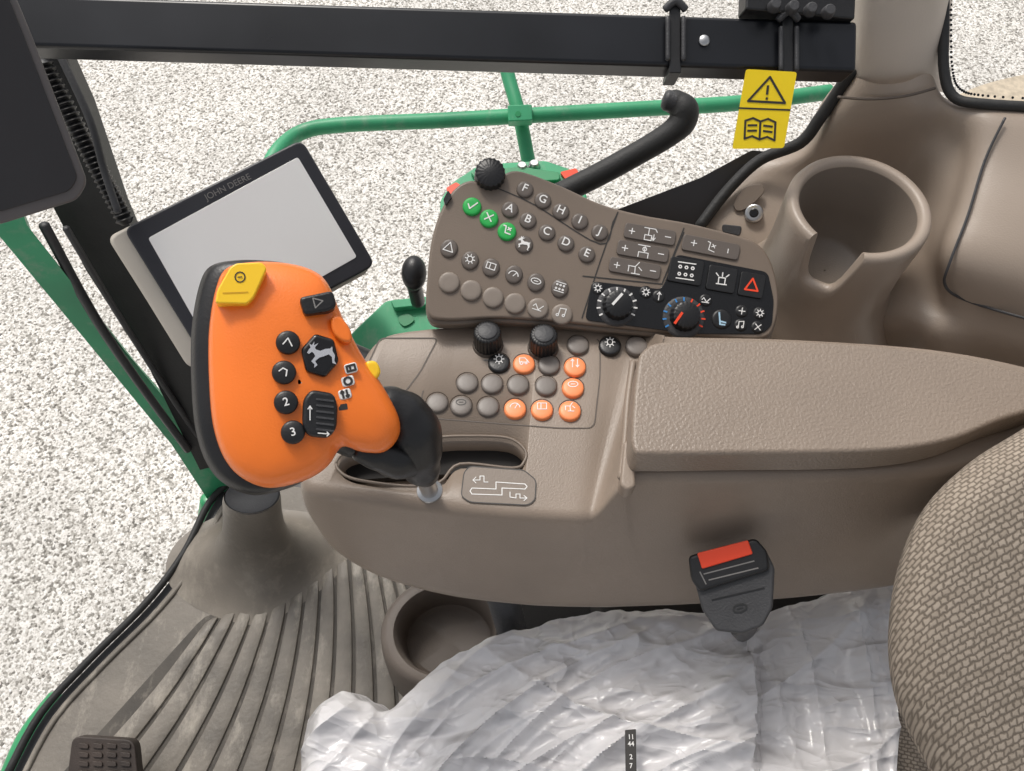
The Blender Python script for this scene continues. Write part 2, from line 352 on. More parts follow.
prism(fpl,[Vector(p) for p in gpoly],.009,.0106,'groove_shade_field',MATR,mt)  # dark sheet under the ribs, groove shade put in as colour
def curve(A,B,v,k):
    p=A.lerp(B,v); d=(B-A); s=Vector((-d.y,d.x,0)).normalized(); return p+s*(k*math.sin(math.pi*v))
for i in range(len(starts)-1):
    A0=W(*starts[i],.0106); A1=W(*starts[i+1],.0106); B0=W(*ends[i],.0106); B1=W(*ends[i+1],.0106)
    rows_=[]; n=18
    for k in range(n+1):
        v=k/n
        if k==1: v=.014
        L_=curve(A0,B0,v,.010); R_=curve(A1,B1,v,.010); c_=(L_+R_)/2; hw=(R_-L_)/2
        wd=.80 if k>1 else (.70 if k==1 else .40)
        wob=noise.noise(c_*9)*.0005
        hh=.0040+wob if k>0 else .0008
        rows_.append([c_-hw*wd*1.08+Vector((0,0,-.001)),c_-hw*wd*.98+Vector((0,0,hh*.8)),c_-hw*wd*.80+Vector((0,0,hh)),c_+hw*wd*.80+Vector((0,0,hh)),c_+hw*wd*.98+Vector((0,0,hh*.8)),c_+hw*wd*1.08+Vector((0,0,-.001))])
    grid(rows_,'rib',MATB,mt,smooth=50)
tube([W(p[0]+4,p[1]+2,.011) for p in medge],.004,'mat_lip',MATM,mt,8,4)
tag(tube([W(p[0]-4,p[1]-2,.012) for p in edge[1:]],.006,'floor_edge_seal',RUB,None,10,5),'black rubber seal curving along the floor edge','rubber seal')
# ---------- A-pillar and green post
gp=thing('corner_post','green painted upright corner post left of the display','post',tuple(W(205,490,-.05)))
grid([[D(-36,190,.86),D(14,190,.86),D(20,200,.90)],[D(-4,232,.88),D(27,225,.88),D(33,235,.92)],[D(98,355,1.08),D(126,352,1.08),D(134,360,1.12)],[D(172,445,1.26),D(199,440,1.26),D(209,446,1.3)],[D(208,500,1.4),D(236,490,1.4),D(246,494,1.45)]],'post_shell',GREENF,gp)
tube([D(212,500,1.40),D(206,530,1.46),D(188,560,1.5)],[.02,.02,.015],'post_base',GREEN,gp,12)
ap=thing('window_pillar','black window pillar with rubber trim behind the display','pillar',tuple(W(205,460,0)))
grid([[D(30,30,.80),D(55,30,.80),D(64,30,.86)],[D(50,100,.84),D(84,100,.84),D(95,100,.9)],[D(52,205,.92),D(116,195,.92),D(128,198,.98)],[D(86,270,1.0),D(150,270,1.0),D(160,275,1.05)],[D(150,370,1.12),D(195,370,1.12),D(204,372,1.16)],[D(200,470,1.28),D(232,462,1.28),D(240,465,1.3)]],'pillar_trim',RUB,ap)
tube([D(44,225,.90),D(106,335,1.04),D(188,450,1.24)],.006,'trim_edge',DGREY,ap,8)
tube([D(66,228,.90),D(128,330,1.04),D(200,440,1.24)],.004,'trim_edge',DGREY,ap,8)
P=[D(42,62,.80).lerp(D(126,222,.86),i/60) for i in range(61)]
tag(tube(P,[.0105 if i%2 else .0075 for i in range(61)],'corrugated_cable',BLACK,None,10,1,False),'black corrugated cable running down the left pillar','cable')
tag(tube([D(60,55,.79),D(90,120,.80),D(104,170,.82),D(118,212,.83)],.004,'thin_cable',DGREY,None,8),'thin black cable beside the corrugated cable on left','cable')
tag(tube([W(60,700,-.12),W(30,740,-.12),W(5,800,-.12)],.022,'step_rail',GREEN,None,12),'green tube below floor edge at lower left','step rail')

# pillar foot
def ringpts(c,rx,ry,z,n=32,rot=0): return [Vector((c[0]+rx*math.cos(2*math.pi*k/n),c[1]+ry*math.sin(2*math.pi*k/n),z)) for k in range(n)]
tp=W(254,498,.20); bs=W(258,560,.0105)
ft=thing('pillar_foot','brown flared plastic boot at the front of the mat','boot',(bs.x,bs.y,0))
rows=[]
for u,r in ((0,.040),(.06,.042),(.2,.043),(.4,.046),(.55,.051),(.68,.059),(.78,.070),(.86,.083),(.92,.097),(.965,.112),(.99,.125),(1.0,.140)):
    c=tp.lerp(bs,u**.9); c.z=.20*(1-u)+.0108
    fl=max(0,u-.7)/.3
    rows.append([Vector((p.x+fl*.012*math.sin(3*math.atan2(p.y-c.y,p.x-c.x)+.6),p.y+fl*.008*math.cos(2*math.atan2(p.y-c.y,p.x-c.x)),p.z)) for p in ringpts(c,r*1.02,r*.70,c.z,48)])
grid(rows,'boot_shell',FOOT,ft,closed=True,smooth=80)
lathe(Vector((tp.x,tp.y,.0)),RX,Vector((0,1,0)),Vector((0,0,1)),[(0,.205),(.028,.206),(.038,.211),(.0405,.209)],'boot_opening',DGREY,ft,sy=.72)
# pedal
pp=Plane(W(105,755,.10),(0,-.25,1))
pd=thing('foot_pedal','black ribbed foot pedal at the bottom left corner','pedal',(W(105,760,0).x,W(105,760,0).y,0))
PED=mat('pedal_rubber',(.045,.033,.027),.6,var=.3,vscale=20,bump=.4)
prism(pp,rc([(72,736),(134,740),(140,800),(64,800)],9),-.02,0,'pedal_pad',PED,pd,.002)
for j in range(4):
    for i in range(4): prism(pp,rc([(78+i*14,743+j*9),(88+i*14,744+j*9),(88+i*14,749+j*9),(78+i*14,748+j*9)],2),0,.003,'pedal_rib',PED,pd,.0008)
tube([W(105,770,.085),W(108,790,.01)],.012,'pedal_arm',BLACK,pd,10)

# ---------- console
def fillet(P,radii,seg=5):
    out=[]
    for i,v in enumerate(P):
        r=radii[i]
        if i in (0,len(P)-1) or r==0: out.append(v); continue
        a=P[i-1]-v; b=P[i+1]-v; rr=min(r,a.length*.49,b.length*.49)
        p0=v+a.normalized()*rr; p2=v+b.normalized()*rr
        for k in range(seg+1):
            t=k/seg; out.append(p0*(1-t)**2+v*2*t*(1-t)+p2*t*t)
    return out
Z0=.655; Z1=.692
cols=[
 ((370,350,Z0-.004),(300,476,Z0-.004),(302,500,.615),(326,540,.55)),
 ((379,340,Z0),(307,490,Z0),(309,512,.61),(342,562,.535)),
 ((400,331,Z0),(345,498,Z0),(342,530,.60),(385,587,.52)),
 ((470,324,Z0),(425,508,Z0),(424,545,.59),(450,606,.50)),
 ((530,323,Z0),(500,515,Z0),(500,552,.59),(530,616,.50)),
 ((600,328,Z0),(573,519,Z0),(570,556,.59),(600,618,.50)),
 ((648,331,Z0),(594,516,Z0+.001),(590,556,.59),(630,617,.50)),
 ((664,333,Z1),(620,488,Z1-.004),(625,548,.60),(660,616,.50)),
 ((678,335,Z1),(652,478,Z1),(655,545,.60),(690,615,.50)),
 ((800,338,Z1),(800,477,Z1),(795,540,.60),(800,608,.50)),
 ((950,350,Z1),(930,474,Z1),(925,530,.60),(915,592,.50)),
 ((1080,380,Z1),(1010,452,Z1),(1010,500,.60),(1000,570,.50)),
 ((1180,420,Z1),(1110,420,Z1-.004),(1110,450,.61),(1100,500,.52)),
]
ctrl=[]
for bk,fr,md,bo in cols:
    b_=W(*bk); f_=W(*fr); m_=W(*md); o_=W(*bo)
    ctrl.append([Vector((b_.x+.004,b_.y-.01,.53)),b_,f_,m_,o_,Vector((o_.x,o_.y+.07,o_.z-.005))])
inter=[]
for r in range(6):
    inter.append(cr([c[r] for c in ctrl],7,False))
rows=[fillet([inter[r][i] for r in range(6)],[0,.006,.010,.03,.03,0],6) for i in range(len(inter[0]))]
cons=thing('armrest_console','taupe armrest console with round buttons and two knobs','console',tuple(W(560,560,.5)))
body=grid(rows,'console_body',TAUPE,cons,closed=True,cap=True,smooth=50)
dk=Plane((0,0,Z0),(0,0,1))
slot=cr([(336,464),(346,452),(370,448),(402,450),(436,438),(470,436),(508,438),(525,450),(524,462),(512,468),(460,464),(440,482),(410,486),(370,482),(346,476)],5)
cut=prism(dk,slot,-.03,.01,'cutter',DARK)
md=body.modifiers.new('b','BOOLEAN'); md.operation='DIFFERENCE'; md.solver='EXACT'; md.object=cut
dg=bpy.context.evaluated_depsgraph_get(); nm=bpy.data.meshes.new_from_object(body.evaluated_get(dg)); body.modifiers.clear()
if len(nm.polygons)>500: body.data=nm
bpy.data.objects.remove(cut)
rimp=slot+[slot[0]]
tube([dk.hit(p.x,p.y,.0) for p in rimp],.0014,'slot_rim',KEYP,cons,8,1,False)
prism(dk,[(340,458),(525,445),(520,470),(350,480)],-.034,-.020,'slot_floor',DARK,cons)  # near-black liner paints the shade at the slot bottom
gpz=rc([(464,472),(470,466),(524,470),(536,480),(535,500),(528,505),(470,502),(461,496)],4)
gd=prism(dk,gpz,0,.0012,'gate_plate',TAUPE_D,cons,.0005)
ribbons(dk,[[*(p.to_tuple() for p in gpz),gpz[0].to_tuple()]],1.0,.0014,'plate_outline',DPRINT,gd)
trk=[(472,488),(496,489),(496,482),(525,484),(527,486.5),(525,489),(502,488),(502,495),(472,494),(470,491),(472,488)]
ribbons(dk,[trk],.9,.0015,'gate_outline',WHITE,gd)
ribbons(dk,[[(476,483),(473,480),(476,477)],[(473,480),(480,480),(480,476),(484,476),(484,482),(488,482)]],.8,.0017,'gate_symbol',WHITE,gd)
ribbons(dk,[[(510,492),(510,497),(516,498),(516,494),(520,494),(520,498),(527,498)],[(524,495.5),(527,498),(524,500.5)]],.8,.0017,'gate_symbol',WHITE,gd)
hp=rc([(380,338),(438,338),(420,372),(400,398),(355,392)],6)
ribbons(dk,[[*(p.to_tuple() for p in hp),hp[0].to_tuple()]],1.3,.0006,'hatch_seam',SEAM,cons)
sp=rc([(448,336),(600,338),(600,376),(594,428),(560,428),(430,418),(420,398)],8)
ribbons(dk,[[p.to_tuple() for p in sp[8:]]],1.0,.0006,'button_field_seam',SEAM,cons)
G='g';O='o';B_='b'
for px,py,c,ic in [(578,344,G,0),(610,345,B_,'gear'),(637,345,G,0),(499,362,B_,'gear'),(524,363,O,'harv'),(549,364,G,0),(575,366,O,'updn'),
   (467,382,G,0),(492,383,G,0),(518,384,G,0),(546,385,G,0),(573,387,O,'oval'),(437,402,G,0),(461,405,G,'oval'),(488,406,G,0),(515,408,O,'arc'),(542,409,O,'box'),(570,410,O,'impl')]:
    m={G:BTN,O:ORKEY,B_:BLACK}[c]
    k=key(dk,px,py,10.8,.0,.0042,'button',m,cons,sy=1,dome=.0004)
    if c==O: k['label']='orange round button on the console deck'
    lathe(dk.hit(px,py),RX,Vector((0,1,0)),dk.n,[(.0100,.0001),(.0104,.0007),(.0107,.0001)],'button_collar',SEAM,k,24)
    if ic: icon(dk,px,py-3,10,ic,0,.0049,WHITE if c!=G else DPRINT,k,.9)
for px,py in ((488,345),(543,348)):
    c=dk.hit(px,py); X=RX; Y=Vector((0,1,0)); N=dk.n
    kb=lathe(c,X,Y,N,[(0,.003),(.0140,.003),(.0150,0)],'knob_base',SEAM,cons)
    kn=lathe(c,X,Y,N,[(0,.0235),(.0108,.0235),(.0120,.0225),(.0124,.019),(.0128,.003)],'rotary_knob',BLACK,cons,96,star=.06,starn=24)
    lathe(c,X,Y,N,[(0,.0255),(.0075,.0255),(.0090,.0248),(.0092,.023)],'knob_cap',DGREY,kn)
    icon(dk,px-1,py+15,8,'minus',0,.0006,GREYP,cons,1.2)
# lid
lp=Plane((0,0,.732),(0,0,1))
lo=cr([(637,366),(643,350),(662,341),(720,339),(800,340),(880,345),(960,356),(1030,374),(1062,391),(1050,404),(1000,420),(955,438),(905,448),(840,452),(740,453),(655,454),(634,450),(632,418)],5)
lid=prism(lp,lo,-.036,0,'armrest_lid',LID,cons,.009,8)
lo2=[(p.x+(p.x-830)*.004,p.y+6) for p in lo]
prism(Plane((0,0,.698),(0,0,1)),lo2,-.004,.002,'lid_gasket',mat('gasket_dark',(.05,.04,.033),.7),cons,.001)  # thin dark strip under the lid edge
prism(Plane((0,0,.70),(0,0,1)),rc([(624,440),(634,440),(636,486),(627,490),(620,484)],4),-.02,0,'shoulder_ridge',TAUPE,cons,.003)
tube([W(633,362,.694),W(628,400,.694),W(625,440,.694),W(621,478,.694)],.0032,'shoulder_ridge',TAUPE,cons,10)

# ---------- keypad module
nK=Vector((.04,-math.sin(R(24)),math.cos(R(24))))
kp=Plane(W(600,331,.672),nK)
kt=thing('keypad_module','brown tilted keypad with lettered keys and climate dials','keypad',tuple(kp.hit(600,320,-.05)))
ko=cr([(427,312),(427,280),(431,242),(440,212),(453,190),(470,180),(494,184),(505,173),(522,171),(560,185),(600,203),(640,214),(690,223),(740,236),(760,245),(773,265),(779,297),(775,325),(764,338),(730,338),(640,330),(560,322),(500,318),(445,320)],5)
prism(kp,[(p.x,p.y+5) for p in ko],-.03,-.006,'keypad_base',TAUPE_D,kt,.004)
prism(kp,ko,-.006,0,'keypad_face',KEYP,kt,.003,4)
tube([kp.hit(600,300,-.02),kp.hit(600,300,-.02)+Vector((0,.03,-.10)),W(560,350,.56)],.03,'keypad_arm',BLACK,kt,14)
ribbons(kp,[[p.to_tuple() for p in cr([(497,188),(535,205),(600,244),(613,222),(618,212)],5,False)],[p.to_tuple() for p in cr([(618,212),(600,262),(582,318)],5,False)],[(583,276),(662,284),(684,232)],[(684,228),(662,284)]],1.2,.0004,'panel_seam',DPRINT,kt)
for px,py,ic in ((472,206,'check'),(489,218,'cross'),(507,231,'pick')):
    k=key(kp,px,py,9.2,0,.003,'green_key',GRKEY,kt,20); icon(kp,px,py-1,10,ic,20,.0034,WHITE,k,1.3)
for px,py,s in ((510,209,'A'),(528,220,'B'),(547,232,'C'),(566,243,'D'),(587,254,'E'),(525,189,'F'),(543,200,'G'),(561,211,'H'),(580,221,'I'),(600,232,'J')):
    k=key(kp,px,py,8.4,0,.0026,'letter_key',KEYG,kt,20); text(kp,px,py-1,s,8,24,.003,WHITE,k)
for i,(px,py,ic) in enumerate(((449,248,'tri'),(470,260,'gear'),(491,267,'box'),(514,274,'arc'),(536,282,'oval'),(560,288,'dots'))):
    k=key(kp,px,py,8.6,0,.0026,'symbol_key',KEYG,kt,15,sx=1,sy=1.1); icon(kp,px,py-1,10,ic,18,.003,WHITE,k,.9)
for px,py,ic in ((449,282,0),(471,290,0),(493,297,0),(515,303,0),(538,308,'wave'),(562,314,'note')):
    k=key(kp,px,py,10.5,0,.003,'round_key',KEYL,kt,15)
    if ic: icon(kp,px,py-1,10,ic,18,.0034,WHITE,k,.9)
k=key(kp,524,244,9,0,.0022,'emblem_key',KEYG,kt,20)
deer(kp,524,243,13,18,.0021,.0028,WHITE,k)
kk=prism(kp,rc([(452,196),(446,205),(443,200),(448,190)],2),-.004,.004,'side_tab',BLACK,kt)
c,x,y=kp.basis(490,176,0,0)
kn=lathe(c-kp.n*.012,x,y,kp.n,[(0,.024),(.011,.024),(.0135,.022),(.0145,.0)],'rotary_knob',BLACK,kt,72,star=.06,starn=18)
def rot_rect(cx,cy,w,h,th):
    t=R(th); return [(cx+x*math.cos(t)-y*math.sin(t),cy+x*math.sin(t)+y*math.cos(t)) for x,y in ((-w/2,-h/2),(w/2,-h/2),(w/2,h/2),(-w/2,h/2))]
for (cx,cy),ii in (((650,234),'tee'),((643,251),'fan'),((635,268),'impl')):
    k=prism(kp,rc(rot_rect(cx,cy,52,15,10),4),0,.0022,'rocker_key',KEYG,kt,.0008)
    icon(kp,cx-18,cy-3,7,'plus',10,.0026,WHITE,k,1.0); icon(kp,cx+18,cy+3,7,'minus',10,.0026,WHITE,k,1.0); icon(kp,cx,cy,14,ii,10,.0026,WHITE,k,.9)
k=prism(kp,rc(rot_rect(711,247,58,16,11),4),0,.0022,'rocker_key',KEYG,kt,.0008)
icon(kp,694,243,7,'plus',10,.0026,WHITE,k,1.0); icon(kp,711,247,11,'pick',25,.0026,WHITE,k,.9); icon(kp,728,251,5,'minus',100,.0026,WHITE,k,1.0)
bpnl=prism(kp,rc([(676,254),(768,272),(774,300),(772,326),(762,334),(692,334),(585,320),(592,281),(660,289),(664,284)],6),0,.0012,'black_panel',GLOSS,kt,.0005)
for px,py,ic,w_,h_ in ((686,271,'dots',34,25),(722,279,'beacon',29,25),(752,285,'tri',25,24)):
    k=prism(kp,rc(rot_rect(px,py,w_,h_,10),3),.001,.0032,'square_key',BLACK,kt,.0008)
    icon(kp,px,py,13 if ic!='dots' else 18,ic,8,.0036,RED if ic=='tri' else WHITE,k,1.8 if ic=='tri' else 1.1)
for px,py,rr in ((617,306,20),(684,317,21)):
    kr=key(kp,px,py,rr,.001,.0025,'dial_ring',DGREY,kt,0)
    tick=[]
    for i in range(11):
        a=R(150+i*24); tick.append([(px+math.cos(a)*(rr-3),py+math.sin(a)*(rr-3)*.92),(px+math.cos(a)*(rr),py+math.sin(a)*(rr)*.92)])
    ribbons(kp,tick[:6],1.6,.0029,'tick_marks',BLUE if rr==21 else WHITE,kr)
    ribbons(kp,tick[6:],1.6,.0029,'tick_marks',RED if rr==21 else WHITE,kr)
    c,x,y=kp.basis(px,py,0,0); s=kp.scale(px,py)
    kn=lathe(c,x,y,kp.n,[(0,.012),(11*s,.012),(13*s,.011),(15*s,.002)],'climate_dial',BLACK,kt,72,star=.04,starn=18)
    ribbons(kp,[[(px-4,py-2),(px+5,py-12)] if rr==20 else [(px-2,py-4),(px-9,py+6)]],2.6,.0126,'pointer',WHITE if rr==20 else RED,kn)
for px,py,ic in ((598,288,'gear'),(646,292,'gear'),(659,296,'arrow'),(706,300,'wave'),(742,311,'plus'),(760,313,'gear'),(741,325,'note'),(758,327,'cross')):
    k=key(kp,px,py,6.5,.001,.0024,'small_key',BLACK,kt); icon(kp,px,py,8,ic,8,.0028,WHITE,k,.9)
k=key(kp,722,319,10,.001,.0026,'small_key',BLACK,kt); icon(kp,722,319,12,'seat',8,.003,mat('pale_blue_print',(.4,.6,.75),.4),k,1.6)

# ---------- joystick
jd=ray(290,380).normalized(); jn=(-jd+Vector((0,.10,.05))).normalized()
jp0=Plane(D(290,380,.555),jn)
jp=Plane(jp0.p+jp0.n*.0045,jn)
js=thing('control_lever','orange joystick control lever with black buttons and boot','joystick',tuple(W(428,490,.65)))
oo=cr([(216,288),(227,268),(252,262),(285,263),(312,270),(328,284),(343,318),(362,355),(384,388),(399,418),(398,438),(384,452),(362,452),(342,447),(328,466),(306,480),(270,488),(242,478),(224,458),(213,425),(209,380),(209,330)],5)
def ringset(out,steps,pl):
    cx=sum(p.x for p in out)/len(out); cy=sum(p.y for p in out)/len(out); rows=[]
    for s,h,dx,dy in steps: rows.append([pl.hit(cx+(p.x-cx)*s+dx,cy+(p.y-cy)*s+dy,h) for p in out])
    return rows
rows=ringset(oo,[(.02,.0150,0,0),(.3,.0147,0,0),(.55,.0138,0,0),(.72,.0122,0,0),(.84,.0098,0,0),(.92,.0066,0,0),(.97,.0025,0,0),(.995,-.003,0,0),(1.0,-.008,0,0),(1.0,-.012,0,0)],jp0)
grid(rows,'orange_shell',ORANGE,js,closed=True,smooth=70)
rows=ringset(oo,[(1.0,-.0115,0,0),(1.02,-.013,-8,1),(1.04,-.022,-14,3),(1.0,-.036,-12,4),(.85,-.05,-2,2),(.5,-.058,4,0),(.05,-.06,6,0)],jp0)
grid(rows,'black_shell',BLACK,js,closed=True,smooth=70)
yb=prism(jp,rc([(215,303),(217,290),(230,267),(236,263),(262,262),(267,268),(254,297),(247,304)],3,3),-.006,.015,'yellow_button',YELLOW,js,.0028,4)
icon(jp,240,277,12,'lens',0,.0154,DPRINT,yb,1.2); icon(jp,240,277,5,'minus',-5,.0156,DPRINT,yb,1.2)
ribbons(jp,[[(223,293),(248,292)]],1.0,.0154,'button_crease',mat('yellow_crease',(.6,.33,.01),.5),yb)
def jkey(px,py,r,txt=None,h=.015,name='black_button'):
    k=key(jp,px,py,r,.0,h,name,BLACK,js,dome=.0008)
    if txt=='^': ribbons(jp,[[(px-5,py+2),(px,py-4),(px+4,py+4)]],1.2,h+.0012,'symbol',WHITE,k)
    elif txt=='~': ribbons(jp,[[(px-5,py-1),(px-1,py-4),(px+3,py-2),(px+2,py+4)]],1.2,h+.0012,'symbol',WHITE,k)
    elif txt: text(jp,px,py,txt,8,-15,h+.0012,WHITE,k)
    return k
jkey(288,342,11.5,'^'); jkey(284,372,11.5,'~'); jkey(286,402,11.5,'2'); jkey(293,432,11.5,'3')
k=prism(jp,rc([(299,297),(333,290),(337,305),(330,311),(304,315)],5),-.002,.016,'hat_switch',BLACK,js,.0025); icon(jp,318,302,10,'tri',75,.0163,GREYP,k,1.2)
hx=[(320+20*math.cos(R(a)),355+23*math.sin(R(a))) for a in range(15,375,60)]
hb=prism(jp,rc(hx,4),.0,.0155,'hexagon_switch',GLOSS,js,.003)
deer(jp,321,354,27,-10,.0155,.0162,SILVER,hb)
k=prism(jp,rc([(303,399),(311,389),(334,393),(338,406),(337,428),(329,438),(308,436),(302,424)],6),.0,.017,'ridged_rocker',BLACK,js,.003)
for i in range(6): prism(jp,rc([(316,398+i*6),(334,400+i*6),(334,402+i*6),(316,400+i*6)],1),.0168,.018,'rocker_ridge',DGREY,k)
ribbons(jp,[[(310,420),(310,406)],[(308,409),(310,406),(312,409)]],1.0,.0185,'white_arrow',WHITE,k)
ribbons(jp,[[(318,433),(329,434)],[(327,432),(329,434),(327,436)]],1.0,.0185,'white_arrow',WHITE,k)
prism(jp,cr([(331,318),(340,316),(350,328),(352,340),(344,342),(334,334)],4),-.004,.012,'orange_thumb_switch',ORANGE,js,.003)
for (px,py),ii in (((351,368),'box'),((348,381),'lens'),((345,394),'updn')):
    k=prism(jp,rc(rot_rect(px,py,13,10,-15),3),.0,.0105,'small_indicator',WHITE,js,.001); icon(jp,px,py,9,ii,-15,.0109,DPRINT,k,2.2)
prism(jp,rc(rot_rect(343,407,9,6,-10),1),.0,.0098,'small_mark',DPRINT,js)
prism(jp,cr([(366,362),(376,361),(381,371),(376,379),(367,374)],4),-.024,-.002,'yellow_side_button',YELLOW,js,.003)
def ell(c,ax,ay,az,rx,ry,rz,name,m,parent):
    rows=[]
    for i in range(13):
        a=math.pi*(i+.02)/12.04; rows.append([c+az*(rz*math.cos(a))+ax*(rx*math.sin(a)*math.cos(2*math.pi*k/28))+ay*(ry*math.sin(a)*math.sin(2*math.pi*k/28)) for k in range(28)])
    return grid(rows,name,m,parent,closed=True)
tube([D(372,402,.59),D(390,406,.592),D(404,416,.597),D(413,432,.602),D(416,450,.61),D(421,466,.622),D(427,476,.635)],[.010,.015,.0190,.0215,.0205,.0155,.010],'boot_sleeve',BLACK,js,28,8)
tube([D(358,450,.578),D(378,456,.585),D(398,460,.598),D(414,457,.61)],[.008,.011,.0145,.015],'boot_neck',BLACK,js,24)
tube([D(420,466,.62),W(430,492,.652)],[.0075,.0075],'metal_shaft',METAL,js,16)
lathe(W(430,492,.652),RX,Vector((0,1,0)),Vector((0,0,1)),[(.0075,.006),(.011,.004),(.012,0)],'shaft_collar',METAL,js)

# ---------- monitor
mc=ray(242,252).normalized(); mp=Plane(D(242,252,.92),(-mc+Vector((.03,0,.06))))
mo=thing('display_monitor','tilted grey touchscreen display with a blank pale screen','monitor',tuple(W(300,400,.5)))
prism(mp,rc([(106,237),(296,144),(371,269),(189,368)],10),-.05,-.012,'housing',LGREY,mo,.006)
prism(mp,rc([(123,229),(302,139),(376,265),(203,358)],10),-.008,.004,'bezel',BEZEL,mo,.003)
prism(mp,rc([(107,237),(297,143),(373,270),(190,371)],12),-.014,-.002,'light_rim',LGREY,mo,.004)
scn=prism(mp,rc([(148,238),(298,157),(357,257),(207,342)],3),.003,.0046,'screen',SCREEN,mo,.0004)
text(mp,228,187,'JOHN DEERE',6,-26,.0046,GREYP,mo,'brand_lettering',1.0,0)
tube([mp.hit(250,260,-.04),D(300,330,.95),D(400,380,.86)],.018,'mounting_arm',BLACK,mo,12)

# ---------- dark tablet top left
tpn=Plane(D(30,100,.56),(-ray(30,100)+Vector((.1,0,.1))))
tb=thing('dark_display','dark display unit cut off at the upper left corner','display',tuple(tpn.hit(0,200,-.03)))
prism(tpn,rc([(-80,-60),(-8,-60),(30,30),(88,182),(78,200),(2,224),(-80,240)],8),-.03,0,'display_case',mat('case_grey',(.12,.11,.11),.45),tb,.004)
prism(tpn,rc([(-70,-40),(-6,-40),(24,36),(78,178),(70,191),(2,211),(-70,225)],6),0,.0015,'display_glass',TABF,tb,.0008)

# ---------- top rail
rl=thing('cross_bar','black steel cross bar spanning the top of the window','bar',tuple(D(430,30,.72)))
a=D(-20,26,.72); b_=D(850,53,.74)
bar(a,b_,.046,.03,(0,-.5,.866),'bar_beam',SATIN,rl,.004)
def barpt(px): 
    t=(px+20)/880; return D(px,26+27*t,.72+.02*t)
for px in (700,):
    c=barpt(px)+Vector((0,-.5,.866))*.0155
    lathe(c,RX,Vector((0,.866,.5)),Vector((0,-.5,.866)),[(0,.003),(.003,.003),(.0045,.002),(.0050,.0015),(.0050,0)],'bolt',METAL,rl,16)
def clip(px,lab,dy=0):
    c=barpt(px)-Vector((0,.866,.5))*dy; t_=thing('cable_clip',lab,'clip',tuple(c),'black clips gripping the cross bar')
    N=Vector((0,-.5,.866)); Yv=Vector((0,.866,.5))
    bar(c+N*.017-Yv*.030,c+N*.017+Yv*.030,.010,.004,N,'clip_strap',BLACK,t_,.001)
    bar(c-Yv*.028+N*.019,c-Yv*.028-N*.012,.011,.006,Yv,'clip_hook',BLACK,t_,.001)
    tube([c+Yv*.026+N*.019-RX*.009,c+Yv*.032+N*.022,c+Yv*.026+N*.019+RX*.009],.0035,'clip_loop',DGREY,t_,8)
    for s in (-1,1): tube([c+Yv*(.018)+N*.021+RX*.007*s,c-Yv*.02+N*.021+RX*.007*s],.0022,'clip_side',DGREY,t_,8)
clip(671,'black plastic clip on cross bar left of the bolt')
clip(781,'black plastic clip on cross bar holding the yellow tag',.006)
jb=thing('hinge_bracket','black hinge bracket above the right end of bar','bracket',tuple(D(800,8,.73)))
bar(D(742,2,.72),D(850,12,.73),.022,.02,(0,-.5,.866),'bracket_plate',BLACK,jb)
for i in range(4): lathe(D(775+i*18,5+i*2,.705),RX,Vector((0,.866,.5)),Vector((0,-.5,.866)),[(0,.004),(.004,.004),(.005,.003),(.006,-.004)],'bracket_bolt',DGREY,jb,12)
# yellow tag
yp=Plane(D(765,110,.725),(-ray(765,110)+Vector((-.1,-.1,.1))))
yt=thing('warning_tag','yellow warning tag with triangle and book symbols','warning tag',tuple(yp.hit(765,72)))
prism(yp,rc([(746,69),(797,72),(784,148),(732,149)],3),-.0008,0,'tag_sheet',YTAG,yt)
ribbons(yp,[[(739,108),(790,110)]],1.6,.0003,'divider',DPRINT,yt)
ribbons(yp,[[(748,101),(785,103),(770,77),(748,101)]],2.2,.0004,'warning_triangle',DPRINT,yt)
ribbons(yp,[[(768,86),(767,94)],[(767,98),(766.6,99)]],2.2,.0005,'exclamation_mark',DPRINT,yt)
icon(yp,760,129,30,'book',3,.0004,DPRINT,yt,2.0,'book_symbol')

# ---------- outside railing and steps
ra_=thing('guard_rail','green tubular guard rail outside the side window','railing',tuple(D(520,160,1.5)))
tube([D(262,190,1.35),D(275,155,1.38),D(300,133,1.42),D(340,125,1.42),D(430,121,1.42),D(520,116,1.42),D(640,109,1.42),D(740,103,1.42),D(830,92,1.42)],.0135,'top_tube',GREENF,ra_,14)
tube([D(498,30,1.46),D(508,75,1.46),D(520,118,1.45),D(530,170,1.47)],.013,'upright_tube',GREENF,ra_,14)
for px in (518,): lathe(D(px,115 if px<600 else 109,1.40),RX,UP,-FW,[(0,.006),(.005,.006),(.007,.0)],'rail_bolt',GREEN,ra_,12)
bar(D(508,116,1.41),D(532,115,1.41),.028,.03,-FW,'rail_bracket',GREENF,ra_)
st=thing('access_platform','green step platform edge behind the keypad','platform',tuple(D(500,190,1.25)))
pl2=Plane(D(500,190,1.25),(0,-.2,1))
prism(pl2,rc([(440,200),(452,182),(480,164),(545,160),(580,172),(588,200),(520,230),(440,240)],5),-.02,0,'platform_plate',GREENF,st,.003)
k=prism(pl2,rc([(446,188),(456,182),(462,186),(450,196)],2),0,.006,'red_reflector',RED,st); k=prism(pl2,rc([(560,172),(576,168),(582,178),(568,182)],2),0,.006,'red_reflector',RED,st)
prism(pl2,rc([(470,172),(520,166),(560,172),(560,180),(480,184)],3),0,.008,'platform_tread',GREEN,st,.002)
for q in ((522,168),(534,166),(495,170)): lathe(pl2.hit(*q),RX,Vector((0,1,0)),pl2.n,[(0,.01),(.006,.01),(.008,.006),(.01,0)],'platform_bolt',METAL,st,10)
gb=thing('green_bracket','green mounting bracket between display and keypad','bracket',tuple(D(395,325,1.05)))
pl3=Plane(D(395,325,1.05),(0,-.2,1))
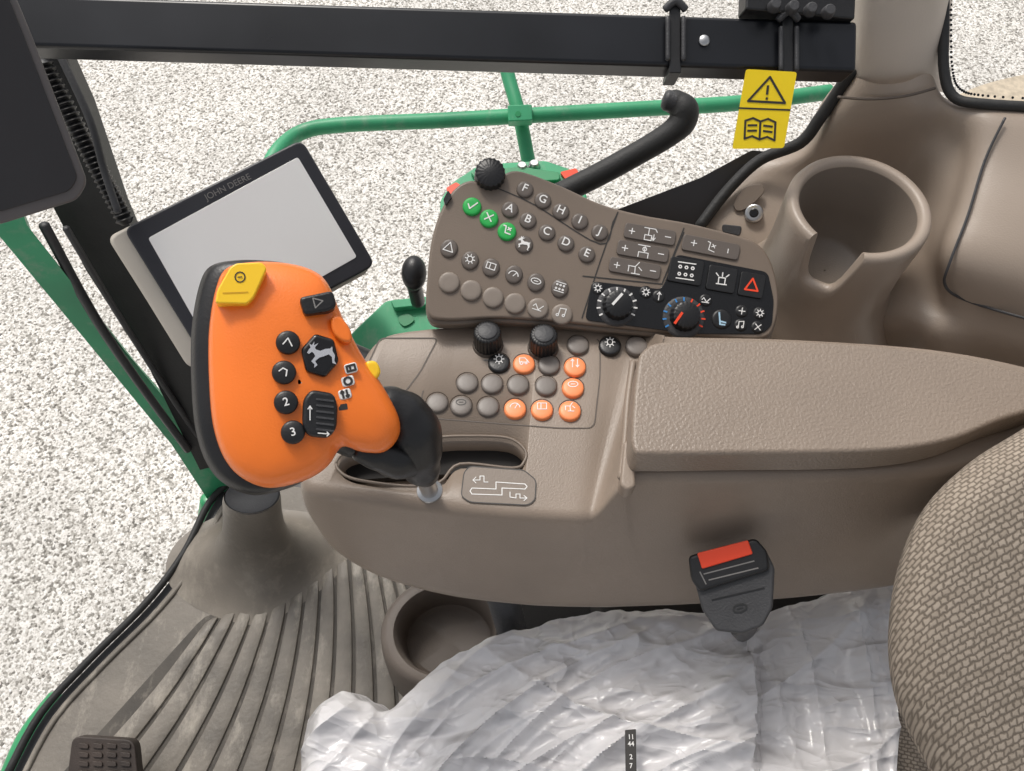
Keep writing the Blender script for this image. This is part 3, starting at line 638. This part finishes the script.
prism(pl3,rc([(340,350),(352,332),(386,300),(432,298),(440,330),(400,345),(370,365)],5),-.015,0,'bracket_plate',GREENF,gb,.003)
prism(pl3,rc([(390,300),(430,296),(432,304),(394,308)],2),0,.012,'bracket_lip',GREENF,gb,.002)
prism(pl3,cr([(398,318),(408,314),(414,320),(404,326)],4),0,.003,'bracket_boss',GREEN,gb)
kb=thing('latch_knob','small black latch knob left of the keypad','knob',tuple(D(415,290,.95)))
ell(D(414,273,.95),RX,FW,UP,.015,.015,.021,'knob_head',BLACK,kb)
tube([D(414,285,.96),D(418,302,1.0)],.009,'knob_stem',BLACK,kb,10)
gh=thing('grab_handle','black rubber grab handle reaching up past the window','handle',tuple(D(570,188,.98)))
tube([D(560,194,.98),D(600,174,.97),D(640,152,.96),D(668,135,.95),D(682,122,.945),D(684,110,.94),D(676,103,.94),D(670,101,.94)],[.0140,.0140,.0140,.0145,.0165,.0170,.0145,.0130],'handle_tube',RUB,gh,20)
tube([D(676,103,.938),D(666,100,.938)],[.0125,.0120],'handle_cap',DGREY,gh,18)
# ---------- right side trim
tr=thing('side_trim','taupe moulded side trim curving beneath the rear window','side trim',tuple(W(900,330,.4)))
sd_rows=[
 [(846,72,.83),(858,78,.795),(880,84,.78),(905,82,.775),(930,74,.78),(945,98,.79),(985,106,.77),(1060,110,.76),(1150,112,.75)],
 [(822,102,.86),(840,108,.82),(872,112,.80),(910,110,.79),(935,108,.79),(955,112,.78),(995,120,.76),(1060,125,.75),(1150,128,.74)],
 [(798,146,.90),(812,152,.87),(848,156,.86),(900,150,.84),(935,140,.81),(960,150,.79),(985,160,.76),(1060,170,.74),(1150,175,.73)],
 [(752,164,.91),(775,176,.90),(820,190,.89),(890,195,.88),(930,190,.82),(950,200,.79),(972,210,.755),(1060,225,.73),(1150,230,.72)],
 [(722,194,.91),(745,206,.90),(800,225,.89),(880,240,.88),(920,240,.82),(935,250,.79),(955,258,.755),(1060,280,.73),(1150,285,.72)],
 [(698,226,.91),(730,240,.90),(790,265,.89),(860,285,.87),(905,290,.82),(935,300,.80),(960,305,.78),(1060,330,.75),(1150,340,.72)],
 [(690,250,.95),(735,270,.93),(790,295,.90),(860,320,.85),(905,330,.82),(935,340,.80),(980,350,.80),(1060,370,.78),(1150,380,.75)],
 [(690,330,1.1),(735,340,1.05),(790,350,1.0),(860,380,.95),(905,390,.92),(935,400,.90),(980,400,.90),(1060,400,.88),(1150,400,.85)],
]
G0=[[D(*p) for p in r] for r in sd_rows]
G1=[cr(r,5,False) for r in G0]; G2=[cr([r[j] for r in G1],5,False) for j in range(len(G1[0]))]
grid(G2,'trim_shell',TRIM,tr,smooth=80)
pr=[]
for (y0,xs,d) in ((-60,(848,866,900,938,958,975),.70),(-10,(850,866,900,934,948,954),.73),(40,(848,862,898,930,944,950),.76),(70,(842,860,896,930,942,948),.78),(92,(832,852,892,930,944,948),.80)):
    pr.append([D(x,y0,d+o) for x,o in zip(xs,(.05,.012,0,.004,.02,.05))])
P1=[cr(r,5,False) for r in pr]; P2=[cr([r[j] for r in P1],4,False) for j in range(len(P1[0]))]
grid(P2,'pillar_cover',PILLAR,tr,smooth=80)
tube([D(838,97,.80),D(870,99,.786),D(905,96,.776),D(935,88,.776)],.0014,'cover_seam',SEAM,tr,6)
tube([D(1005,118,.752),D(985,160,.756),D(968,215,.752),D(950,262,.752),D(945,285,.765),D(965,300,.775),D(1024,318,.752),D(1080,332,.74)],.0014,'panel_seam',DGREY,tr,6)
# cup holder: outer shell with rolled rim and an inner wall darkened in colour for shade
cc=W(860,205,.735); ch=thing('cup_holder','taupe moulded cup holder with a notched rim','cup holder',(cc.x,cc.y,.64))
n=120
def notch(a):
    d=(math.degrees(a)-238+180)%360-180
    return max(0,1-(abs(d)/22)**5) if abs(d)<22 else 0
def cup(prof):
    rows=[]
    for r,h,f in prof:
        rows.append([Vector((cc.x+r*math.cos(2*math.pi*k/n),cc.y+r*math.sin(2*math.pi*k/n),.735+h-.052*notch(2*math.pi*k/n)*f)) for k in range(n)])
    return rows
grid(cup([(.098,-.16,0),(.078,-.125,0),(.067,-.098,.1),(.0655,-.055,.45),(.0670,-.014,1),(.0668,-.005,1),(.0650,-.0008,1),(.0620,.0004,1),(.0585,.0002,1),(.0560,-.0015,1),(.0545,-.006,1)]),'cup_shell',TRIM,ch,closed=True,smooth=65)
grid(cup([(.0546,-.0055,1),(.0530,-.016,.95),(.0470,-.062,.12),(.0420,-.092,0),(.036,-.098,0),(.001,-.098,0)]),'cup_inner',CUPIN,ch,closed=True,smooth=65)
wp=Plane(D(755,212,.893),-ray(755,212)+Vector((0,0,.2)))
sk=thing('power_socket','chrome ringed power socket on the sill trim','socket',tuple(wp.hit(755,213)))
key(wp,754,213,9,-.004,.006,'socket_ring',METAL,sk); key(wp,754,213,5,.0058,.0064,'socket_hole',GLOSS,sk)
prism(wp,cr([(734,203),(744,188),(760,184),(764,192),(750,206),(738,211)],5),-.003,.0015,'socket_plate',TAUPE_D,sk,.001)
prism(wp,rc([(722,224),(742,226),(740,236),(722,232)],3),-.003,.004,'small_switch',DGREY,sk,.001)
tag(tube([D(852,70,.80),D(838,92,.82),D(820,118,.84),D(800,143,.86),D(760,160,.885),D(728,190,.895),D(700,226,.90)],.0065,'side_window_seal',RUB,None,10),'black rubber seal between side window and taupe trim','rubber seal')
rs=thing('rear_window_seal','black rubber seal framing the upper right window','rubber seal',tuple(D(944,70,.775)))
tube([D(944,-40,.76),D(944,20,.77),D(944,70,.775),D(954,97,.775),D(985,104,.765),D(1060,108,.755)],.0050,'seal_strip',RUB,rs,10)
dp=cr([(951,-20),(951,20),(952,66),(960,89),(988,96),(1064,100)],9,False)
for i,p in enumerate(dp):
    lathe(D(p.x,p.y,.78),RX,UP,-FW,[(0,.0003),(.0014,.0003),(.0014,0)],'frit_dot',GLOSS,rs,8)
fg=Plane(D(690,190,.95),-ray(690,190))
tag(prism(fg,rc([(600,216),(700,178),(752,150),(768,152),(730,200),(706,234),(640,225)],4),-.004,0,'tinted_glass_corner',mat('dark_tinted_glass',(.02,.018,.018),.25),None),'dark tinted lower corner of the side window','window corner')

# ---------- cup tray near floor and hose
c=W(446,630,.23)
ct=thing('floor_cup_tray','brown round cup tray low beside the seat base','cup tray',(c.x,c.y,.1))
lathe(Vector((c.x,c.y,.23)),RX,Vector((0,1,0)),Vector((0,0,1)),[(.094,-.16),(.088,-.06),(.083,-.012),(.078,-.002),(.074,0),(.066,0),(.062,-.006),(.056,-.065),(.050,-.07),(0,-.07)],'tray_shell',TRAY,ct,48,sx=1.05,sy=.9)
P=[W(500,585,.50).lerp(W(522,668,.22),i/44) for i in range(45)]
tag(tube(P,[.0175 if i%2 else .0135 for i in range(45)],'corrugated_hose',DGREY,None,14,1,False),'black corrugated hose standing beside the cup tray','hose')

# ---------- seat
fab=bpy.data.materials.new('seat_fabric'); fab.use_nodes=True; nt=fab.node_tree; b=nt.nodes['Principled BSDF']; b.inputs['Roughness'].default_value=.95
uv=nt.nodes.new('ShaderNodeUVMap'); mp_=nt.nodes.new('ShaderNodeMapping'); mp_.inputs['Rotation'].default_value=(0,0,R(14)); nt.links.new(uv.outputs[0],mp_.inputs[0])
br=nt.nodes.new('ShaderNodeTexBrick'); br.inputs['Scale'].default_value=1; br.inputs['Brick Width'].default_value=.0056; br.inputs['Row Height'].default_value=.0036; br.inputs['Mortar Size'].default_value=.0012; br.inputs['Mortar Smooth'].default_value=1; br.inputs['Bias'].default_value=0
br.inputs['Color1'].default_value=(.41,.345,.28,1); br.inputs['Color2'].default_value=(.33,.275,.22,1); br.inputs['Mortar'].default_value=(.15,.122,.094,1)
nz=nt.nodes.new('ShaderNodeTexNoise'); nz.inputs['Scale'].default_value=260; nz.inputs['Detail'].default_value=3; nt.links.new(uv.outputs[0],nz.inputs[0])
dv=nt.nodes.new('ShaderNodeMix'); dv.data_type='VECTOR'; dv.inputs[0].default_value=.0032
nt.links.new(mp_.outputs[0],dv.inputs[4]); nt.links.new(nz.outputs['Color'],dv.inputs[5]); nt.links.new(dv.outputs[1],br.inputs['Vector']); nt.links.new(br.outputs[0],b.inputs['Base Color'])
bp=nt.nodes.new('ShaderNodeBump'); bp.invert=True; bp.inputs['Strength'].default_value=.45; bp.inputs['Distance'].default_value=.0009; nt.links.new(br.outputs['Fac'],bp.inputs['Height']); nt.links.new(bp.outputs[0],b.inputs['Normal'])
seat=thing('driver_seat','seat with beige woven fabric backrest at lower right','seat',(.35,.0,0))
bl=cr([(1120,360),(1068,396),(1024,428),(970,462),(924,508),(898,566),(888,635),(894,695),(915,745),(948,800),(990,860)],6,False)
rows=[];uvs=[]
for i,p in enumerate(bl):
    row=[]; d0=.600+.035*i/len(bl); q=Vector((1260,640))
    for u in (-.08,-.03,-.01,0,.01,.025,.05,.08,.12,.18,.25,.33,.42,.52,.64,.78,.9):
        pp_=p.lerp(q,max(0,u)+(0 if u>=0 else .01-u*.3)); dd=d0-.034*math.sqrt(max(0,1-(1-min(1,max(0,u)*6))**2))-.03*max(0,u)+(-u*1.2 if u<0 else 0)
        row.append(D(pp_.x,pp_.y,dd)); 
    rows.append(row)
for row in rows: uvs.append([(p.x*.866+p.y*.5,-p.x*.5+p.y*.866-p.z*.4) for p in row])
grid(rows,'backrest',fab,seat,uvs=uvs,smooth=80,recalc=False)
def slab(x0,x1,y0,y1,z0,z1,name,m,parent,bev):
    bm=bmesh.new(); bmesh.ops.create_cube(bm,size=1,matrix=Matrix.Translation(((x0+x1)/2,(y0+y1)/2,(z0+z1)/2))@Matrix.Diagonal((x1-x0,y1-y0,z1-z0,1)))
    uvl=bm.loops.layers.uv.new('UVMap')
    for f in bm.faces:
        for l in f.loops: l[uvl].uv=(l.vert.co.x*.9+l.vert.co.z*.3,l.vert.co.y+l.vert.co.z*.6)
    o=fin(bm,name,m,parent,30); bevel(o,bev,5); return o
slab(-.12,.62,-.45,.15,.26,.405,'cushion',fab,seat,.04)
slab(-.02,.60,-.40,.30,.0,.27,'seat_base',DARK,seat,.02)  # near-black box colours in the shaded void below console and seat
slab(.10,.62,.12,.30,.25,.41,'seat_frame',DARK,seat,.02)
bpn=Plane(D(730,585,.69),(-ray(730,585)+Vector((0,-.05,.05))))
bk=thing('seat_belt_buckle','black seat belt buckle with a red release button','buckle',tuple(bpn.hit(740,630,-.03)))
prism(bpn,rc([(691,568),(766,550),(775,568),(773,608),(763,626),(742,634),(716,631),(702,610)],4),-.03,-.002,'buckle_body',DGREY,bk,.004,4)
prism(bpn,rc([(688,556),(756,538),(768,552),(770,570),(700,592),(691,580)],5),-.02,.004,'buckle_head',BLACK,bk,.003)
prism(bpn,rc([(697,553),(748,540),(753,554),(702,569)],2),.003,.0065,'release_button',RED,bk,.0012)
ribbons(bpn,[[(704,574),(754,561)],[(709,580),(758,568)],[(700,572),(706,584)]],1.2,.0045,'slot_lines',GREYP,bk)
ribbons(bpn,[[(712,600),(764,588)]],1.4,-.0013,'body_ridge',BLACK,bk)
icon(bpn,740,608,14,'oval',-15,-.0011,mat('buckle_print',(.02,.02,.02),.4),bk,1.5,'embossed_mark')
tube([bpn.hit(742,622,-.02),bpn.hit(746,628,-.08),W(748,632,.42)],.014,'buckle_stalk',BLACK,bk,12,flat=.5)

# ---------- plastic sheet
pm=bpy.data.materials.new('white_film'); pm.use_nodes=True; nt=pm.node_tree; b=nt.nodes['Principled BSDF']
b.inputs['Base Color'].default_value=(.76,.745,.755,1); b.inputs['Roughness'].default_value=.24; b.inputs['Coat Weight'].default_value=.35; b.inputs['Coat Roughness'].default_value=.10
tr_=nt.nodes.new('ShaderNodeBsdfTranslucent'); tr_.inputs[0].default_value=(.82,.8,.81,1); ms=nt.nodes.new('ShaderNodeMixShader'); ms.inputs[0].default_value=.14
nt.links.new(b.outputs[0],ms.inputs[1]); nt.links.new(tr_.outputs[0],ms.inputs[2]); nt.links.new(ms.outputs[0],nt.nodes['Material Output'].inputs[0])
tc=nt.nodes.new('ShaderNodeTexCoord')
hsum=None
for sc_,rot,st_,amp,w_ in ((10,.75,.25,1.0,0),(19,.2,.35,.62,3.1),(33,1.3,.45,.32,7.7),(60,-.4,.6,.13,2.2)):
    mg=nt.nodes.new('ShaderNodeMapping'); mg.inputs['Location'].default_value=(w_,w_*2,0); mg.inputs['Rotation'].default_value=(0,0,rot); mg.inputs['Scale'].default_value=(st_,1,.3); nt.links.new(tc.outputs['Object'],mg.inputs[0])
    v=nt.nodes.new('ShaderNodeTexNoise'); v.inputs['Scale'].default_value=sc_; v.inputs['Detail'].default_value=.8; v.inputs['Distortion'].default_value=.7; nt.links.new(mg.outputs[0],v.inputs['Vector'])
    s1=nt.nodes.new('ShaderNodeMath'); s1.operation='SUBTRACT'; s1.inputs[1].default_value=.5; nt.links.new(v.outputs[0],s1.inputs[0])
    s2=nt.nodes.new('ShaderNodeMath'); s2.operation='ABSOLUTE'; nt.links.new(s1.outputs[0],s2.inputs[0])
    m_=nt.nodes.new('ShaderNodeMath'); m_.operation='MULTIPLY'; m_.inputs[1].default_value=-amp; nt.links.new(s2.outputs[0],m_.inputs[0])
    if hsum is None: hsum=m_.outputs[0]
    else:
        ad=nt.nodes.new('ShaderNodeMath'); ad.operation='ADD'; nt.links.new(hsum,ad.inputs[0]); nt.links.new(m_.outputs[0],ad.inputs[1]); hsum=ad.outputs[0]
bp=nt.nodes.new('ShaderNodeBump'); bp.inputs['Strength'].default_value=1.0; bp.inputs['Distance'].default_value=.042; nt.links.new(hsum,bp.inputs['Height']); nt.links.new(bp.outputs[0],b.inputs['Normal'])
top=cr([(308,722),(322,704),(345,690),(366,702),(385,710),(404,694),(440,664),(500,636),(560,620),(620,612),(680,610),(740,620),(790,606),(845,588),(900,572)],10,False)
bot=cr([(280,900),(300,900),(330,900),(360,900),(400,900),(430,900),(470,900),(540,900),(600,900),(660,900),(710,900),(760,900),(810,900),(866,900),(902,900)],10,False)
rows=[]; NV=250
T2=cr(top,2,False); B2=cr(bot,2,False)
def tri(x): 
    f=x-math.floor(x); return abs(f-.5)*2
def ridge(x,p=1.6): return (1-min(1,abs(x)))**p
FO=[(.6,11,.0,.0040),(1.3,16,3.,.0030),(-.3,24,11.,.0020)]
for i in range(NV+1):
    v=i/NV; row=[]
    for j in range(len(T2)):
        u=j/(len(T2)-1); px=T2[j].x*(1-v)+B2[j].x*v; py=T2[j].y*(1-v)+B2[j].y*v
        ed=1-min(1,v*14); py+=ed*5*noise.noise(Vector((px*.035,3.3,0)))+ed*2.5*noise.noise(Vector((px*.11,7.3,0)))
        zb=.470-.018*math.exp(-v*14)
        edgeL=max(0,1-u/.08); zb-=.045*edgeL**2
        vx=745+.12*(py-640)+6*math.sin(py*.03)
        side=max(0,min(1,(px-vx)/6)); zb-=.022*side-.012*max(0,min(1,(px-vx)/110))
        p=W(px,py,zb)
        q=Vector((p.x,p.y,0)); am=min(1,.35+v*4)
        wv=Vector((noise.noise(q*4),noise.noise(q*4+Vector((9,9,0))),0))*.05
        q2=q+wv
        an=(.55+.5*noise.noise(q*2.2+Vector((3,1,0)))) if px<vx else 1.5
        s_=math.cos(an)*q2.y-math.sin(an)*q2.x; l_=math.cos(an)*q2.x+math.sin(an)*q2.y
        f1=ridge(2*noise.noise(Vector((s_*9,l_*1.6,1.0))),3)
        f2=ridge(2*noise.noise(Vector((s_*19,l_*3.2,5.0))),4)
        f3=ridge(2*noise.noise(Vector((s_*36,l_*8,9.0))),3)
        an2=an-1.0; s2_=math.cos(an2)*q2.y-math.sin(an2)*q2.x; l2_=math.cos(an2)*q2.x+math.sin(an2)*q2.y
        f4=ridge(2*noise.noise(Vector((s2_*15,l2_*3,13.0))),5)
        z=zb+am*(.016*f1+.011*f2+.0042*f3+.009*f4+.006*noise.noise(q*5)-.012)
        for ang,fr,sd_,A in FO:
            ss=math.cos(ang)*q.y-math.sin(ang)*q.x
            mod=max(0,min(1,.4+1.6*noise.noise(q*(5+fr*.25)+Vector((0,sd_,4)))))
            z+=am*A*mod*(tri(ss*fr+1.3*noise.noise(q*(4+fr*.12)+Vector((sd_,0,0))))-.5)*2
        row.append(W(px,py,z) if v<.02 else Vector((p.x,p.y,z)))
    if i==0:
        rows.append([Vector((q_.x+.0,q_.y+.012,q_.z-.10)) for q_ in row])
    rows.append(row)
ps=grid(rows,'plastic_sheet',pm,None,smooth=50)
tag(ps,'crumpled white plastic sheet draped over the seat cushion','plastic sheet')
pcl=Plane((0,0,.500),(0,0,1))
pt=prism(pcl,rc([(625,730),(636,729),(637,800),(626,800)],1),-.001,.0,'printed_strip',DPRINT,ps)
for s_,yy in (('11',737),('44',744),('2',757),('7',766)): text(pcl,631,yy,s_,4.5,0,.0005,WHITE,pt)

for o in EMP:
    del o['_o']
